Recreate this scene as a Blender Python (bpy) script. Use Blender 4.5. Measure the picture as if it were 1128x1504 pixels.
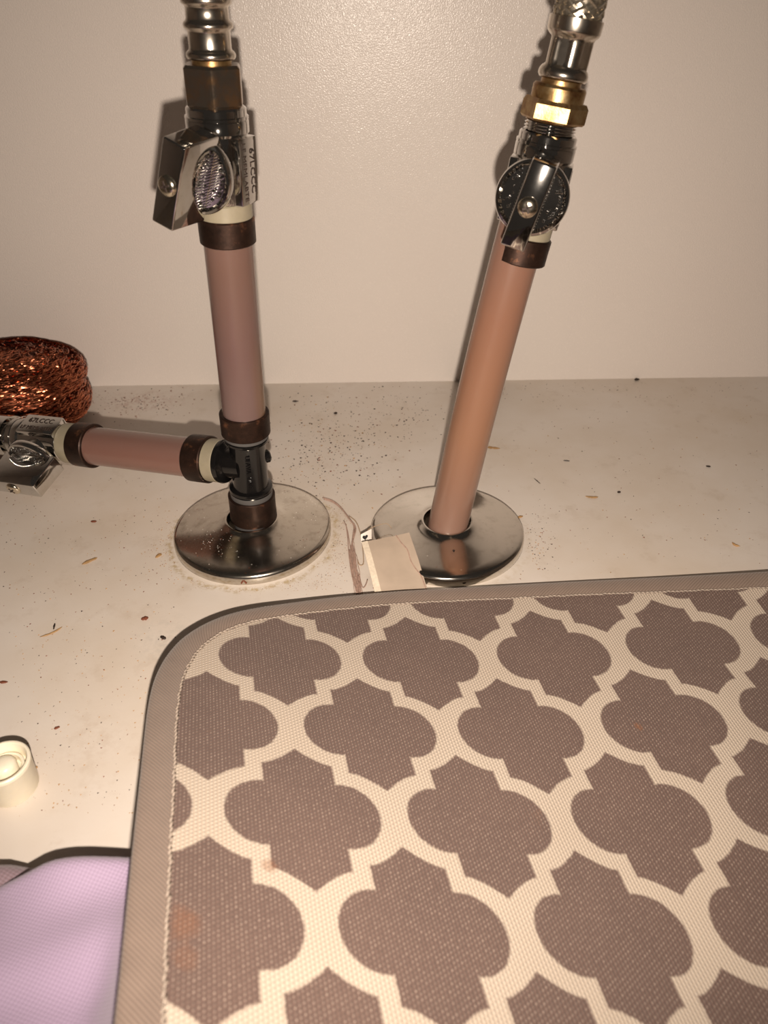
import bpy, bmesh, math, random
from mathutils import Vector, Matrix, noise
from mathutils.geometry import delaunay_2d_cdt

for o in list(bpy.data.objects):
    bpy.data.objects.remove(o, do_unlink=True)
scene = bpy.context.scene
COL = scene.collection
S = 0.001                                   # the script is written in millimetres
PI = math.pi
random.seed(7)

# ------------------------------------------------------------------ camera
FPX, CAMH, PITCH, ROLL = 1130.0, 194.0, math.radians(36.0), math.radians(0.8)
FW = Vector((0, math.cos(PITCH), -math.sin(PITCH)))
U0 = Vector((0, math.sin(PITCH), math.cos(PITCH)))
R0 = Vector((1, 0, 0))
RT = R0 * math.cos(ROLL) - U0 * math.sin(ROLL)
UP = U0 * math.cos(ROLL) + R0 * math.sin(ROLL)
CAM = Vector((0, 0, CAMH))
cd = bpy.data.cameras.new('camera')
cam = bpy.data.objects.new('camera', cd)
COL.objects.link(cam)
cd.sensor_fit = 'VERTICAL'
cd.sensor_height = 36.0
cd.lens = FPX / 1504.0 * 36.0
cd.clip_start = 0.005
cd.clip_end = 20
cd.dof.use_dof = True
cd.dof.focus_distance = 0.285
cd.dof.aperture_fstop = 18.0
cam.matrix_world = Matrix(((RT.x, UP.x, -FW.x, CAM.x * S), (RT.y, UP.y, -FW.y, CAM.y * S),
                           (RT.z, UP.z, -FW.z, CAM.z * S), (0, 0, 0, 1)))
scene.camera = cam

# ------------------------------------------------------------------ world and the phone's flash
w = bpy.data.worlds.new('world')
scene.world = w
w.use_nodes = True
w.node_tree.nodes['Background'].inputs[0].default_value = (1.0, 0.82, 0.68, 1)
w.node_tree.nodes['Background'].inputs[1].default_value = 0.03
ld = bpy.data.lights.new('phone_flash', 'SPOT')
ld.shadow_soft_size = 0.0022
ld.spot_size = math.radians(116)
ld.spot_blend = 1.0
ld.energy = 5.15
ld.color = (1.0, 0.855, 0.72)
lo = bpy.data.objects.new('phone_flash', ld)
COL.objects.link(lo)
LP = CAM - UP * 23 + RT * 1.0
LT = math.radians(9)                          # the flash looks a little higher than the lens
LF = FW * math.cos(LT) + UP * math.sin(LT)
LU = UP * math.cos(LT) - FW * math.sin(LT)
lo.matrix_world = Matrix(((RT.x, LU.x, -LF.x, LP.x * S), (RT.y, LU.y, -LF.y, LP.y * S),
                          (RT.z, LU.z, -LF.z, LP.z * S), (0, 0, 0, 1)))
vs = scene.view_settings
vs.view_transform = 'Standard'
vs.look = 'None'
vs.exposure = 0.0
vs.gamma = 1.0
vs.use_curve_mapping = False


def ray(x, y):
    return FW + RT * ((x - 564) / FPX) + UP * ((752 - y) / FPX)


def at_z(x, y, z=0.0):                      # the point of the photograph at (x, y) lying at height z
    d = ray(x, y)
    return CAM + d * ((z - CAMH) / d.z)


# ------------------------------------------------------------------ mesh helpers
class MB:
    def __init__(self):
        self.v, self.f, self.m, self.uv = [], [], [], {}

    def add(self, vs, fs, mi=0, M=None):
        b = len(self.v)
        for p in vs:
            p = Vector(p)
            self.v.append(M @ p if M else p)
        for f in fs:
            self.f.append([b + i for i in f])
            self.m.append(mi)
        return b

    def lathe(self, prof, M=None, n=48, mi=0, fn=None, closed=False):
        vs, fs = [], []
        k = len(prof)
        for j in range(n):
            a = 2 * PI * j / n
            for (r, z) in prof:
                if fn:
                    r = fn(r, z, a)
                vs.append((r * math.cos(a), r * math.sin(a), z))
        for j in range(n):
            j2 = (j + 1) % n
            for i in range(k - 1):
                fs.append((j * k + i, j2 * k + i, j2 * k + i + 1, j * k + i + 1))
            if closed:
                fs.append((j * k + k - 1, j2 * k + k - 1, j2 * k, j * k))
        self.add(vs, fs, mi, M)

    def solid(self, prof, M=None, n=48, mi=0, fn=None):
        # a lathe closed with end caps
        self.lathe([(0.001, prof[0][1])] + prof + [(0.001, prof[-1][1])], M, n, mi, fn)

    def box(self, lo, hi, M=None, bev=0.0, seg=2, mi=0, taper=None):
        bm = bmesh.new()
        bmesh.ops.create_cube(bm, size=1)
        for v in bm.verts:
            v.co = Vector([lo[i] + (v.co[i] + .5) * (hi[i] - lo[i]) for i in range(3)])
        if taper:
            for v in bm.verts:
                v.co = taper(v.co.copy())
        if bev:
            bmesh.ops.bevel(bm, geom=bm.edges[:], offset=bev, segments=seg, affect='EDGES', profile=.5)
        bm.verts.index_update()
        self.add([v.co for v in bm.verts], [[v.index for v in f.verts] for f in bm.faces], mi, M)
        bm.free()

    def tube(self, pts, r, n=10, mi=0, M=None, cap=True, squash=None):
        pts = [Vector(p) for p in pts]
        vs, fs = [], []
        k = len(pts)
        up = None
        for i, p in enumerate(pts):
            t = (pts[min(i + 1, k - 1)] - pts[max(i - 1, 0)])
            if t.length < 1e-9:
                t = Vector((0, 0, 1))
            t.normalize()
            if up is None:
                up = t.orthogonal().normalized()
            up = (up - t * up.dot(t))
            if up.length < 1e-6:
                up = t.orthogonal()
            up.normalize()
            s = t.cross(up)
            rr = r[i] if isinstance(r, (list, tuple)) else r
            for j in range(n):
                a = 2 * PI * j / n
                vs.append(p + (up * math.cos(a) + s * math.sin(a)) * rr)
        for i in range(k - 1):
            for j in range(n):
                j2 = (j + 1) % n
                fs.append((i * n + j, i * n + j2, (i + 1) * n + j2, (i + 1) * n + j))
        if cap:
            fs.append(tuple(range(n))[::-1])
            fs.append(tuple((k - 1) * n + j for j in range(n)))
        self.add(vs, fs, mi, M)


def link(name, mb, mats, parent=None, origin=None, sharp=35):
    """links a builder as ONE mesh object; vertices are given in world millimetres"""
    if not isinstance(mats, (list, tuple)):
        mats = [mats]
    root = parent
    off = Vector((0, 0, 0))
    if parent is not None:
        while root.parent:
            root = root.parent
        off = root.location.copy()
    elif origin is not None:
        off = Vector(origin) * S
    me = bpy.data.meshes.new(name)
    me.from_pydata([tuple(Vector(p) * S - off) for p in mb.v], [], mb.f)
    for m in mats:
        me.materials.append(m)
    if len(mats) > 1:
        for p, mi in zip(me.polygons, mb.m):
            p.material_index = mi
    me.validate()
    bm = bmesh.new()
    bm.from_mesh(me)
    bmesh.ops.recalc_face_normals(bm, faces=bm.faces[:])
    bm.to_mesh(me)
    bm.free()
    me.shade_smooth()
    me.set_sharp_from_angle(angle=math.radians(sharp))
    ob = bpy.data.objects.new(name, me)
    COL.objects.link(ob)
    if parent is not None:
        ob.parent = parent
    elif origin is not None:
        ob.location = off
    return ob


def thing(name, label, cat, loc, group=None):
    o = bpy.data.objects.new(name, None)
    o.empty_display_size = 0.01
    COL.objects.link(o)
    o.location = Vector(loc) * S
    o['label'] = label
    o['category'] = cat
    if group:
        o['group'] = group
    return o


def tag(o, label, cat, group=None, kind=None):
    o['label'] = label
    if cat:
        o['category'] = cat
    if group:
        o['group'] = group
    if kind:
        o['kind'] = kind
    return o


def frame(origin, zdir, ydir):
    """matrix whose local z is zdir and whose local -y points towards ydir"""
    z = Vector(zdir).normalized()
    y = -Vector(ydir)
    y = (y - z * y.dot(z)).normalized()
    x = y.cross(z)
    o = Vector(origin)
    return Matrix(((x.x, y.x, z.x, o.x), (x.y, y.y, z.y, o.y), (x.z, y.z, z.z, o.z), (0, 0, 0, 1)))


def smooth_path(pts, closed=False, it=3):
    pts = [Vector(p) for p in pts]
    for _ in range(it):
        q = []
        n = len(pts)
        if not closed:
            q.append(pts[0])
        for i in range(n if closed else n - 1):
            a, b = pts[i], pts[(i + 1) % n]
            q.append(a * .75 + b * .25)
            q.append(a * .25 + b * .75)
        if not closed:
            q.append(pts[-1])
        pts = q
    return pts


def resample(pts, step, closed=False):
    pts = [Vector(p) for p in pts]
    if closed:
        pts = pts + [pts[0]]
    out = [pts[0]]
    acc = 0.0
    for a, b in zip(pts, pts[1:]):
        L = (b - a).length
        d = step - acc
        while d <= L:
            out.append(a.lerp(b, d / L))
            d += step
        acc = (acc + L) % step if L else acc
    if closed and (out[-1] - out[0]).length < step * .5:
        out.pop()
    return out


# ------------------------------------------------------------------ material helpers
class NT:
    def __init__(self, name):
        self.mat = bpy.data.materials.new(name)
        self.mat.use_nodes = True
        self.t = self.mat.node_tree
        self.b = self.t.nodes['Principled BSDF']
        self.tc = None

    def n(self, kind, **kw):
        nd = self.t.nodes.new(kind)
        for k, v in kw.items():
            setattr(nd, k, v)
        return nd

    def put(self, sock, val):
        if hasattr(val, 'is_linked') or hasattr(val, 'links'):
            self.t.links.new(val, sock)
        elif isinstance(val, (tuple, list)) and len(val) == 3 and sock.type == 'RGBA':
            sock.default_value = (*val, 1)
        else:
            sock.default_value = val

    def coord(self, which='Object'):
        if not self.tc:
            self.tc = self.n('ShaderNodeTexCoord')
        return self.tc.outputs[which]

    def math(self, op, a, b=None, c=None, clamp=False):
        nd = self.n('ShaderNodeMath', operation=op, use_clamp=clamp)
        self.put(nd.inputs[0], a)
        if b is not None:
            self.put(nd.inputs[1], b)
        if c is not None:
            self.put(nd.inputs[2], c)
        return nd.outputs[0]

    def noise(self, scale, detail=2.0, rough=.5, vec=None, out='Fac'):
        nd = self.n('ShaderNodeTexNoise')
        self.put(nd.inputs['Vector'], vec if vec is not None else self.coord())
        nd.inputs['Scale'].default_value = scale
        nd.inputs['Detail'].default_value = detail
        nd.inputs['Roughness'].default_value = rough
        return nd.outputs[out]

    def ramp(self, fac, stops):
        nd = self.n('ShaderNodeValToRGB')
        el = nd.color_ramp.elements
        while len(el) < len(stops):
            el.new(0.5)
        for e, (p, c) in zip(el, stops):
            e.position = p
            e.color = (*c, 1) if len(c) == 3 else c
        self.put(nd.inputs[0], fac)
        return nd.outputs[0]

    def maprange(self, v, a, b, c=0.0, d=1.0):
        nd = self.n('ShaderNodeMapRange')
        self.put(nd.inputs[0], v)
        for i, x in enumerate((a, b, c, d)):
            nd.inputs[i + 1].default_value = x
        return nd.outputs[0]

    def mix(self, fac, a, b):
        nd = self.n('ShaderNodeMix', data_type='RGBA')
        self.put(nd.inputs[0], fac)
        self.put(nd.inputs[6], a)
        self.put(nd.inputs[7], b)
        return nd.outputs[2]

    def bump(self, h, strength=.3, dist=.0002, chain=None):
        nd = self.n('ShaderNodeBump')
        nd.inputs['Strength'].default_value = strength
        nd.inputs['Distance'].default_value = dist
        self.put(nd.inputs['Height'], h)
        if chain is not None:
            self.put(nd.inputs['Normal'], chain)
        return nd.outputs[0]

    def sep(self, v):
        nd = self.n('ShaderNodeSeparateXYZ')
        self.put(nd.inputs[0], v)
        return nd.outputs

    def set(self, **kw):
        for k, v in kw.items():
            self.put(self.b.inputs[k.replace('_', ' ')], v)
        return self.mat


def srgb(r, g, b):
    f = lambda c: (c / 255) / 12.92 if c / 255 <= .04045 else ((c / 255 + .055) / 1.055) ** 2.4
    return (f(r), f(g), f(b))


def m_chrome(name, base=(.72, .70, .67), rough=.10, spots=.25):
    t = NT(name)
    n1 = t.noise(260, 4, .6)
    n2 = t.noise(1500, 3, .6)
    col = t.mix(t.maprange(n1, .5, .75, 0, spots), base, (.30, .26, .21))
    r = t.math('ADD', t.math('MULTIPLY', n1, rough * .8), rough * .6)
    return t.set(Base_Color=col, Metallic=1.0, Roughness=r, Normal=t.bump(n2, .02, .0001))


def m_plain(name, col, rough=.5, metal=0.0, var=.15, scale=300, bump=.1, **kw):
    t = NT(name)
    n1 = t.noise(scale, 3, .6)
    dark = tuple(c * (1 - var) for c in col)
    lite = tuple(min(1, c * (1 + var)) for c in col)
    c = t.ramp(n1, [(.3, dark), (.7, lite)])
    return t.set(Base_Color=c, Metallic=metal, Roughness=rough, Normal=t.bump(n1, bump, .0002), **kw)


def m_wall():
    t = NT('white_melamine_wall')
    fine = t.noise(1500, 1, .5)
    big = t.noise(6, 3, .5)
    col = t.mix(t.maprange(big, .35, .7), srgb(222, 214, 207), srgb(219, 209, 202))
    r = t.math('ADD', t.math('MULTIPLY', t.noise(900, 1, .5), .16), .17)
    return t.set(Base_Color=col, Roughness=r, Specular_IOR_Level=.25, Normal=t.bump(fine, .65, .0002))


def m_floor():
    t = NT('white_melamine_floor')
    co = t.coord()
    fine = t.noise(700, 2, .55)
    big = t.noise(14, 4, .6)
    col = t.mix(t.maprange(big, .4, .75), srgb(222, 213, 204), srgb(210, 196, 180))
    grime = t.math('MULTIPLY', t.maprange(t.noise(70, 5, .7), .56, .78), .30)
    col = t.mix(grime, col, srgb(165, 140, 112))
    xyz = t.sep(co)
    for (cx, cy, r0, amt) in ((-.054, .2525, .0345, .75), (.0255, .249, .0335, .25)):
        dx = t.math('SUBTRACT', xyz[0], cx)
        dy = t.math('SUBTRACT', xyz[1], cy)
        d = t.math('SQRT', t.math('ADD', t.math('MULTIPLY', dx, dx), t.math('MULTIPLY', dy, dy)))
        d = t.math('ADD', d, t.math('MULTIPLY', t.math('SUBTRACT', t.noise(120, 4, .6), .5), .006))
        k = t.math('SUBTRACT', 1.0, t.math('DIVIDE', t.math('ABSOLUTE', t.math('SUBTRACT', d, r0)), .0022), clamp=True)
        k = t.math('MULTIPLY', k, t.maprange(t.noise(420, 3, .7), .42, .62, 0, amt))
        col = t.mix(k, col, srgb(170, 145, 92))
    # faint blue-grey scuff left of the mat and rusty powder by the wall
    for (cx, cy, rx, ry, amt, c) in ((-.078, .193, .012, .014, .35, srgb(150, 150, 145)),
                                     (-.128, .372, .026, .014, .55, srgb(150, 85, 62)),
                                     (-.090, .150, .012, .012, .28, srgb(165, 135, 105)),
                                     (.055, .318, .010, .008, .18, srgb(190, 150, 90))):
        dx = t.math('DIVIDE', t.math('SUBTRACT', xyz[0], cx), rx)
        dy = t.math('DIVIDE', t.math('SUBTRACT', xyz[1], cy), ry)
        d = t.math('ADD', t.math('MULTIPLY', dx, dx), t.math('MULTIPLY', dy, dy))
        k = t.math('SUBTRACT', 1.0, d, clamp=True)
        k = t.math('MULTIPLY', k, t.maprange(t.noise(260, 5, .75), .46, .70, 0, amt))
        col = t.mix(k, col, c)
    r = t.math('ADD', t.math('MULTIPLY', big, .2), .30)
    return t.set(Base_Color=col, Roughness=r, Specular_IOR_Level=.45, Normal=t.bump(fine, .14, .0002))


def m_tube(name, stops, edge, axis_z=(0., 1.), edge_amt=.5):
    # tinted translucent plastic, its stain running along the pipe; Generated coordinates follow the pipe
    t = NT(name)
    g = t.sep(t.coord('Generated'))
    v = t.math('ADD', g[2], t.math('MULTIPLY', t.math('SUBTRACT', t.noise(60, 2, .5), .5), .10))
    col = t.ramp(v, stops)
    k = t.maprange(g[0], .70, .98, 0, edge_amt)
    k = t.math('MULTIPLY', k, t.maprange(g[2], .55, .2))
    col = t.mix(k, col, edge)
    n = t.noise(350, 2, .5)
    return t.set(Base_Color=col, Roughness=.26, Specular_IOR_Level=.5, Subsurface_Weight=.35,
                 Subsurface_Radius=(.004, .0025, .002), Subsurface_Scale=1.0, Normal=t.bump(n, .04, .0002),
                 Coat_Weight=.3, Coat_Roughness=.12)


def m_crimp():
    t = NT('oxidised_copper')
    n1 = t.noise(170, 4, .65)
    n2 = t.noise(900, 3, .6)
    col = t.ramp(n1, [(.35, (.026, .015, .011)), (.60, (.050, .026, .018)), (.74, (.22, .095, .048))])
    return t.set(Base_Color=col, Metallic=.75, Roughness=t.math('ADD', t.math('MULTIPLY', n2, .25), .32),
                 Normal=t.bump(n2, .12, .0002))


def m_nut(name, a, b, c, rough=.22):
    t = NT(name)
    n1 = t.noise(210, 5, .65)
    n2 = t.noise(1400, 3, .6)
    col = t.ramp(n1, [(.36, a), (.52, b), (.66, c)])
    return t.set(Base_Color=col, Metallic=.95, Roughness=t.math('ADD', t.math('MULTIPLY', n1, .25), rough - .08),
                 Normal=t.bump(n2, .18, .0002))


def m_mat_pad():
    t = NT('printed_mat_fabric')
    uv = t.sep(t.coord('UV'))
    u, v = uv[0], uv[1]

    def shape(a, b):
        uc, cx, rx, ry = .405, .44, .40, .325
        s = t.math('MAXIMUM', t.math('SUBTRACT', 1.0, t.math('DIVIDE', a, uc)), 0.0)
        top = t.math('MULTIPLY_ADD', t.math('POWER', s, 1.55), .185, .535)
        f1 = t.math('MINIMUM', t.math('SUBTRACT', uc, a), t.math('SUBTRACT', top, b))
        e = t.math('DIVIDE', t.math('MAXIMUM', t.math('SUBTRACT', a, cx), 0.0), rx)
        g = t.math('DIVIDE', b, ry)
        q = t.math('SQRT', t.math('ADD', t.math('MULTIPLY', e, e), t.math('MULTIPLY', g, g)))
        f2 = t.math('MULTIPLY', t.math('SUBTRACT', 1.0, q), .34)
        return t.math('MAXIMUM', f1, f2)
    a1 = t.math('PINGPONG', u, 1.0)
    b1 = t.math('PINGPONG', v, 1.0)
    a2 = t.math('SUBTRACT', 1.0, a1)
    b2 = t.math('SUBTRACT', 1.0, b1)
    fld = t.math('MAXIMUM', shape(a1, b1), shape(a2, b2))
    fld = t.math('ADD', fld, t.math('MULTIPLY', t.math('SUBTRACT', t.noise(700, 1, .5), .5), .02))
    brown = t.maprange(fld, -.011, .011)
    # woven ribs
    wob = t.math('MULTIPLY', t.math('SUBTRACT', t.noise(90, 2, .5), .5), .8)
    cu = t.math('ADD', t.math('MULTIPLY', u, 2 * PI * 25), wob)
    cv = t.math('ADD', t.math('MULTIPLY', v, 2 * PI * 27), t.math('MULTIPLY', u, PI * 25))
    wu = t.math('MULTIPLY_ADD', t.math('COSINE', cu), .5, .5)
    wv = t.math('MULTIPLY_ADD', t.math('COSINE', cv), .5, .5)
    weave = t.math('MULTIPLY', wu, t.math('MULTIPLY_ADD', wv, .65, .35))
    thread = t.math('MULTIPLY', t.maprange(weave, .45, .95), t.maprange(t.noise(900, 2, .6), .38, .66, .12, 1))
    tone = t.noise(40, 3, .6)
    cb = t.mix(tone, srgb(95, 77, 71), srgb(113, 92, 84))
    cb = t.mix(t.math('MULTIPLY', thread, .75), cb, srgb(188, 168, 154))
    cc = t.mix(tone, srgb(194, 180, 165), srgb(208, 195, 181))
    cc = t.mix(t.math('MULTIPLY', t.math('SUBTRACT', 1.0, weave), .40), cc, srgb(160, 141, 120))
    col = t.mix(brown, cc, cb)
    # rusty spots of their own shape
    st = t.math('MULTIPLY', t.maprange(t.noise(46, 3, .55), .70, .80), .20)
    col = t.mix(st, col, srgb(190, 132, 78))
    for (su, sv, r, amt) in ((-1.22, 3.02, .16, .32), (-1.20, 3.25, .12, .2), (-.42, 2.52, .07, .4), (4.62, 1.02, .06, .5)):
        dx = t.math('SUBTRACT', u, su)
        dy = t.math('SUBTRACT', v, sv)
        d = t.math('SQRT', t.math('ADD', t.math('MULTIPLY', dx, dx), t.math('MULTIPLY', dy, dy)))
        d = t.math('ADD', d, t.math('MULTIPLY', t.math('SUBTRACT', t.noise(200, 3, .6), .5), .16))
        col = t.mix(t.maprange(d, r, r * .4, 0, amt), col, srgb(140, 90, 56))
    return t.set(Base_Color=col, Roughness=.78, Specular_IOR_Level=.28, Sheen_Weight=.15,
                 Normal=t.bump(weave, .8, .0003))


def m_binding(name, c1, c2, fu=1.0):
    t = NT(name)
    uv = t.sep(t.coord('UV'))
    d = t.math('ADD', t.math('MULTIPLY', uv[0], 2 * PI / 1.25), t.math('MULTIPLY', uv[1], 2 * PI / 1.1))
    tw = t.math('MULTIPLY_ADD', t.math('SINE', d), .5, .5)
    n = t.noise(160, 4, .6)
    col = t.mix(n, c1, c2)
    col = t.mix(t.math('MULTIPLY', tw, .35), col, srgb(168, 150, 138))
    h = t.math('ADD', tw, t.math('MULTIPLY', n, 1.5))
    return t.set(Base_Color=col, Roughness=.42, Specular_IOR_Level=.5, Sheen_Weight=.25, Normal=t.bump(h, .5, .0002))


def m_purple(name, c1, c2):
    t = NT(name)
    xyz = t.sep(t.coord())
    k = 2 * PI / .0014
    a = t.math('SINE', t.math('MULTIPLY', t.math('ADD', xyz[0], t.math('MULTIPLY', xyz[1], .6)), k))
    b = t.math('SINE', t.math('MULTIPLY', t.math('SUBTRACT', t.math('MULTIPLY', xyz[0], .5), xyz[1]), k))
    wv = t.math('MULTIPLY_ADD', t.math('MULTIPLY', a, b), .5, .5)
    n = t.noise(45, 3, .6)
    col = t.mix(n, c1, c2)
    col = t.mix(t.math('MULTIPLY', wv, .16), col, srgb(214, 200, 220))
    return t.set(Base_Color=col, Roughness=.85, Sheen_Weight=.3, Specular_IOR_Level=.2,
                 Normal=t.bump(wv, .45, .00025))


CHROME = m_chrome('chrome', (.66, .645, .62), .055, .2)
CHROME_DISC = m_chrome('chrome_escutcheon', (.66, .63, .58), .13, .30)
CHROME_DUSTY = m_chrome('chrome_escutcheon_dusty', (.58, .54, .48), .19, .55)
CHROME_ROUGH = m_chrome('chrome_matt_worn', (.60, .57, .53), .26, .35)
STEEL = m_chrome('hose_ferrule_steel', (.66, .60, .52), .20, .35)
SCREW = m_chrome('screw_steel', (.78, .70, .56), .16, .2)
BRASS = m_nut('stained_brass', (.20, .095, .04), (.38, .24, .105), (.46, .34, .18), .32)
NUT_DARK = m_nut('tarnished_nut', (.28, .25, .21), (.30, .23, .175), (.40, .24, .13), .18)
CRIMP = m_crimp()
NYLON = m_plain('cream_nylon', srgb(150, 141, 121), .4, var=.06, Subsurface_Weight=.2, Subsurface_Radius=(.002, .002, .001))
GREYEND = m_plain('grey_pipe_end', srgb(82, 80, 79), .45, var=.06)
BLACK = m_plain('black_plastic_tee', (.006, .0055, .0055), .16, var=.2, bump=.05)
INK = m_plain('black_ink', (.006, .006, .007), .5)
BRAID = m_plain('braided_steel', (.42, .37, .30), .3, metal=.9, var=.4, scale=900, bump=.5)
TUBE_L = m_tube('mauve_pipe', [(0., srgb(124, 108, 102)), (.12, srgb(112, 91, 87)), (.45, srgb(107, 83, 79)), (.8, srgb(112, 87, 78)), (1., srgb(118, 92, 84))], srgb(126, 94, 54), edge_amt=.8)
TUBE_R = m_tube('peach_pipe', [(0., srgb(128, 102, 92)), (.12, srgb(136, 106, 92)), (.4, srgb(143, 106, 84)), (.75, srgb(137, 100, 82)), (.97, srgb(128, 98, 86)), (1., srgb(136, 114, 102))], srgb(140, 100, 74), edge_amt=.1)
TUBE_B = m_tube('rosy_pipe', [(0., srgb(122, 92, 84)), (.5, srgb(126, 92, 82)), (1., srgb(120, 92, 84))], srgb(122, 92, 80), edge_amt=.1)
PAD = m_mat_pad()
BIND = m_binding('taupe_binding', srgb(108, 93, 84), srgb(130, 113, 102))
CORD = m_plain('pale_stitching', srgb(160, 146, 134), .6, var=.15, scale=900)
PAD_BACK = m_plain('mat_underside', srgb(150, 134, 122), .8)
PURPLE = m_purple('lilac_cloth', srgb(162, 142, 170), srgb(176, 156, 184))
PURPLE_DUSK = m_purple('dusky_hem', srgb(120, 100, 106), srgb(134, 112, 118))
COPPER = NT('copper_ribbon')
_n = COPPER.noise(500, 2, .6)
COPPER = COPPER.set(Base_Color=COPPER.ramp(_n, [(.3, (.30, .085, .045)), (.7, (.60, .21, .11))]), Metallic=1.0, Roughness=.24)
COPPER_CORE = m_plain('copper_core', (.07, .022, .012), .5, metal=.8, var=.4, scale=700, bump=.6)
CAPW = m_plain('ivory_plastic', srgb(240, 232, 212), .35, var=.03, Subsurface_Weight=.25, Subsurface_Radius=(.003, .003, .002))
TAGM = m_plain('beige_label', srgb(182, 165, 148), .45, var=.08, scale=90, bump=.1)
TAGW = m_plain('woven_label_edge', srgb(222, 208, 188), .7, var=.10, scale=900, bump=.4)
WHITE = m_plain('white_label', srgb(226, 218, 208), .5, var=.04)
THREAD = m_plain('rosy_thread', srgb(172, 144, 130), .7, var=.2, scale=800)
THREAD_TAN = m_plain('tan_thread', srgb(172, 146, 118), .7, var=.2, scale=800)
CR_DARK = m_plain('dark_crumb', (.030, .017, .012), .7, var=.4)
CR_RUST = m_plain('rust_crumb', srgb(120, 66, 44), .7, var=.3)
CR_TAN = m_plain('tan_crumb', srgb(176, 138, 92), .7, var=.2)
WOOD = m_plain('pale_wood', srgb(172, 138, 96), .6, var=.2, scale=900)

# ------------------------------------------------------------------ the setting
WALL_Y = 390.7
mb = MB()
mb.box((-460, -190, -18), (460, WALL_Y, 0))
fl = link('floor', mb, m_floor())
tag(fl, 'white laminate cabinet floor speckled with crumbs and grime', 'floor', kind='structure')
mb = MB()
mb.box((-460, WALL_Y, -18), (460, WALL_Y + 16, 420))
wl = link('wall_back', mb, m_wall())
tag(wl, 'white melamine back panel of the cabinet', 'wall', kind='structure')


SIDE = wl.data.materials[0]
for nm, x0, x1 in (('wall_left', -446, -430), ('wall_right', 430, 446)):
    mb = MB()
    mb.box((x0, -190, 0), (x1, WALL_Y, 420))
    so = link(nm, mb, SIDE)
    tag(so, 'white melamine side panel of the cabinet, ' + nm.split('_')[1] + ' of the pipes', 'wall', kind='structure')

# ------------------------------------------------------------------ escutcheons
DISC_L = Vector((-54.0, 252.5, 0))
DISC_R = Vector((25.5, 249.0, 0))
PROF = [(31.6, 0.05), (32.0, .6), (32.0, 3.0), (31.8, 3.8), (31.2, 4.4), (30.2, 4.8), (27, 5.35), (22, 6.1), (18, 6.75),
        (15, 7.3), (13.0, 7.75), (11.6, 8.3), (10.8, 8.8), (10.3, 9.05), (9.9, 9.0), (9.7, 8.6), (9.7, .3)]


def escutcheon(c, mat, label, k=1.0):
    t = thing('escutcheon', label, 'pipe flange', c, 'chrome pipe flanges on the cabinet floor')
    mb = MB()
    M = Matrix.Translation(c)
    mb.lathe([(r * k, z) for r, z in PROF], M, 96)
    # thin underside so the plate is a shell with thickness
    mb.lathe([(31.6 * k, .05), (31.0 * k, .05), (31.0 * k, 3.0), (29.5 * k, 4.0), (10.9 * k, 6.4), (9.7 * k, .3)], M, 96)
    link('plate', mb, mat, t, sharp=50)
    return t


eL = escutcheon(DISC_L, CHROME_DUSTY, 'dusty chrome pipe flange under the black tee and mauve pipe')
eR = escutcheon(DISC_R, CHROME_DISC, 'shiny chrome pipe flange around the foot of the peach pipe', .975)
# the small arrow mark on the rim of the dusty one
mb = MB()
for s in (-1, 1):
    y = -32.12
    mb.box((-.28, y - .05, -.9), (.28, y + .2, .9), Matrix.Translation(DISC_L + Vector((0.5 + s * .55, 0, 2.0))) @ Matrix.Rotation(s * -.5, 4, 'Y') @ Matrix.Identity(4), .05)
link('arrow_mark', mb, CR_RUST, eL)
# grit lying on the dusty flange
mb = MB()
rnd = random.Random(3)


def crumb(mb, p, r, rnd, mi=0, flat=.5):
    vs = [(math.cos(k * 2.094 + rnd.random()) * r * rnd.uniform(.6, 1.3), math.sin(k * 2.094 + rnd.random()) * r * rnd.uniform(.6, 1.3), 0) for k in range(3)]
    vs += [(rnd.uniform(-.3, .3) * r, rnd.uniform(-.3, .3) * r, r * flat * rnd.uniform(.7, 1.4))]
    mb.add([(p[0] + a, p[1] + b, p[2] + c) for a, b, c in vs], [(0, 2, 1), (0, 1, 3), (1, 2, 3), (2, 0, 3)], mi)


def disc_z(r):
    for (r1, z1), (r2, z2) in zip(PROF, PROF[1:]):
        if r2 <= r <= r1 and r1 > r2:
            return z1 + (z2 - z1) * (r1 - r) / (r1 - r2)
    return 4.0


for i in range(420):
    a = rnd.uniform(0, 2 * PI)
    r = 12.5 + 18 * math.sqrt(rnd.random())
    if rnd.random() < .45:
        a = math.radians(rnd.gauss(222, 16))
        r = min(30.5, max(12.5, rnd.gauss(19, 3.5)))
    crumb(mb, DISC_L + Vector((r * math.cos(a), r * math.sin(a), disc_z(r))), rnd.choice((.10, .14, .2, .26)), rnd, rnd.choice((0, 0, 1, 2, 2)))
g = link('grit', mb, [CR_DARK, CR_RUST, WHITE], eL)
g['kind'] = 'stuff'
mb = MB()
for i in range(60):
    a = rnd.uniform(0, 2 * PI)
    r = 12.5 + 17 * math.sqrt(rnd.random())
    crumb(mb, DISC_R + Vector((r * math.cos(a) * .97, r * math.sin(a) * .97, disc_z(r))), rnd.choice((.1, .15, .22)), rnd, rnd.choice((0, 0, 1, 2)))
p = DISC_R + Vector((1.2, -17.4, disc_z(17.4)))
crumb(mb, p, .75, rnd, 0)
g = link('grit', mb, [CR_DARK, CR_RUST, WHITE], eR)
g['kind'] = 'stuff'


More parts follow.
